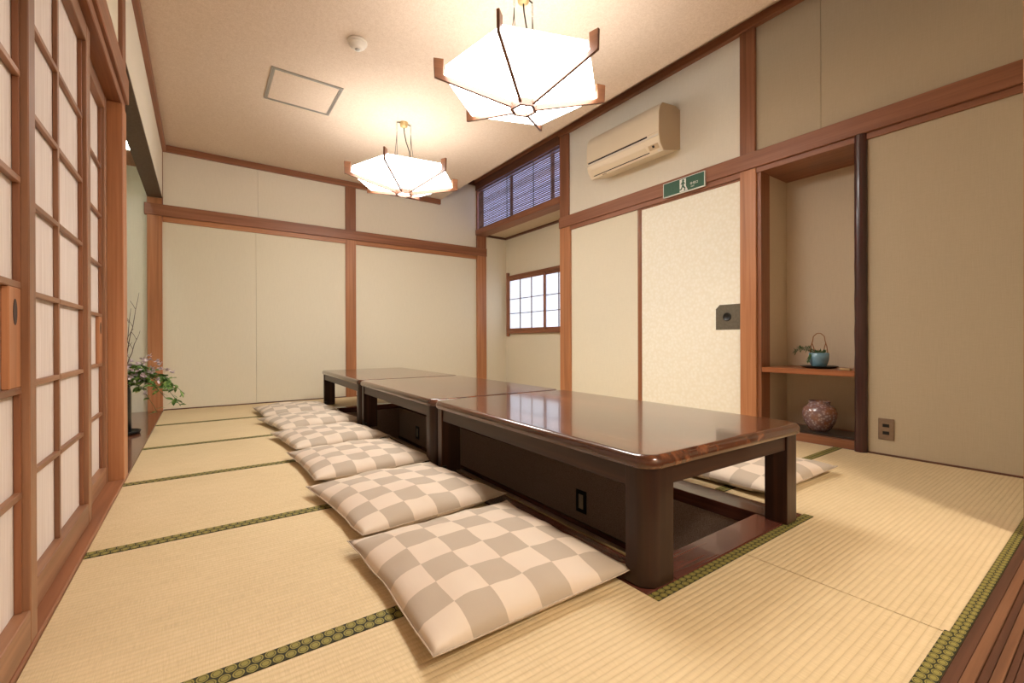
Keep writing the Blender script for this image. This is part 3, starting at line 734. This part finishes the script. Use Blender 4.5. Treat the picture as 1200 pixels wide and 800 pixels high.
for k in range(26): t_ = rn.random(); needle_leaf(bm, Vector((-.045 - .012 * t_, .03 + .01 * t_, .10 - .05 * t_)), Vector((rn.uniform(-.6, .2), rn.uniform(-.3, .5), -.8)), .03, .005)
o = link('sprig', bm, needle, pt_); o['kind'] = 'stuff'
tag(smooth_flat(link('netsuke', bm_prism(rrect(-.018, .018, -.03, .03, .012, 4), 'Z', 0, .014, bev=.004, seg=2), plain('pale_wood', (190, 158, 112), .5), loc=(3.225, 1.035, .4722))), 'small pale wooden block at the right end of the niche shelf', 'ornament')
bpy.data.objects['netsuke'].name = 'wooden_block'
bd = tag(box('display_board', (-.11, .11, -.22, .25, 0, .012), darkw['Y'], bev=.002), 'flat dark board under the round jar at the bottom of the niche', 'board')
bd.data.materials[0] = plain('dark_board', (48, 38, 32), .3, coat=.2); bd.location = (3.34, 1.20, .0503)
jr = thing('ceramic_jar', 'round mottled brown and violet jar at the bottom of the niche', 'jar', (3.34, 1.218, .0628))
prof = [(.048, 0), (.052, .002), (.066, .02), (.086, .055), (.0975, .095), (.098, .12), (.089, .148), (.068, .168), (.060, .173), (.0585, .178), (.062, .190), (.060, .194), (.055, .192), (.052, .176), (.06, .165), (.002, .03)]
link('jar_body', bm_lathe(prof, 48), jarm, jr, True)

# ------------------------------------------------------------------ flower arrangement in the left alcove
fv = thing('flower_vase', 'tall black vase of purple flowers and trailing leaves in the left alcove', 'vase', (-.462, 4.17, .0015))
link('vase_body', bm_lathe([(.045, .012), (.052, .016), (.052, .30), (.047, .33), (.047, .385), (.053, .40), (.049, .40), (.042, .38), (.002, .37)], 28), vasem, fv, True)
link('vase_stand', bm_lathe([(.085, 0), (.100, .004), (.106, .022), (.102, .024), (.094, .010), (.002, .011)], 28), black, fv, True)
def branch(p0, p1, sag, r0, n=10, seed=0):
    rr = random.Random(seed); out = []
    for k in range(n + 1):
        t_ = k / n; p = p0.lerp(p1, t_) + Vector((rr.uniform(-1, 1), rr.uniform(-1, 1), rr.uniform(-1, 1))) * .0035 * (t_ > 0); p.z += sag * sin(pi * t_); out.append(p)
    return out
O = Vector((0, 0, .39))
brs = []
for k, (x, y, z, sg_) in enumerate([(.095, .02, 1.02, .0), (.055, -.02, .90, .0), (.10, .03, .74, .01)]):
    pth = branch(O, Vector((x, y, z)), sg_, .004, seed=k); link('branch', bm_tube(pth, [.004 * (1 - .75 * i / 10) for i in range(11)], 6), twig, fv, True)
    for q in (4, 6, 8):
        p = pth[q]; rr = random.Random(k * 7 + q); e = p + Vector((rr.choice((-1, 1)) * .03, rr.uniform(-.03, .03), .06)); link('twig', bm_tube([p, (p + e) / 2 + Vector((0, 0, .004)), e], .0014, 5), twig, fv)
trail = []
for k, (x, y, z, sg_) in enumerate([(.36, .02, .26, .10), (.34, -.06, .18, .11), (.30, .05, .30, .06), (.22, -.1, .30, .05), (.18, .08, .45, .03), (.12, -.05, .50, .02), (-.15, 0, .45, .05), (.2, -.03, .14, .07), (.27, 0, .38, .06), (.25, -.05, .24, .08)]):
    pth = branch(O, Vector((x, y, z)), sg_, .002, seed=20 + k); trail.append(pth); link('stem', bm_tube(pth, .0016, 5), needle, fv, True)
rn = random.Random(11); bm = bmesh.new()
def leaf(bm, p, d, L_, w_, droop=.3):
    d = d.normalized(); s = d.cross(Vector((0, 0, 1))); s = (s if s.length > .05 else Vector((1, 0, 0))).normalized()
    s = (s + Vector((rn.uniform(-.5, .5), rn.uniform(-.5, .5), rn.uniform(-.8, .8)))).normalized()
    pts = []
    for t_, wd in ((0, .05), (.25, .8), (.5, 1), (.75, .7), (1, .03)):
        c = p + d * L_ * t_ - Vector((0, 0, droop * L_ * t_ * t_)); pts.append((bm.verts.new(c + s * w_ * wd), bm.verts.new(c - d * 0 - Vector((0, 0, w_ * .2 * wd))), bm.verts.new(c - s * w_ * wd)))
    for a, b in zip(pts, pts[1:]): bm.faces.new((a[0], a[1], b[1], b[0])); bm.faces.new((a[1], a[2], b[2], b[1]))
for pth in trail:
    for k in range(24):
        t_ = rn.uniform(.25, 1.0); i = min(9, int(t_ * 10)); p = pth[i].lerp(pth[i + 1], rn.random())
        leaf(bm, p, Vector((rn.uniform(-1, 1), rn.uniform(-1, 1), rn.uniform(-.6, .6))), rn.uniform(.034, .066), rn.uniform(.010, .020))
o = link('foliage', bm, leafm, fv, True); o['kind'] = 'stuff'
bm = bmesh.new()
for k in range(60):
    c = O + Vector((rn.gauss(.10, .07), rn.gauss(0, .05), rn.gauss(.06, .055)))
    for q in range(9): leaf(bm, c, Vector((rn.uniform(-1, 1), rn.uniform(-1, 1), rn.uniform(-.4, 1))), rn.uniform(.018, .032), .009, .1)
o = link('blossoms', bm, petal, fv, True); o['kind'] = 'stuff'
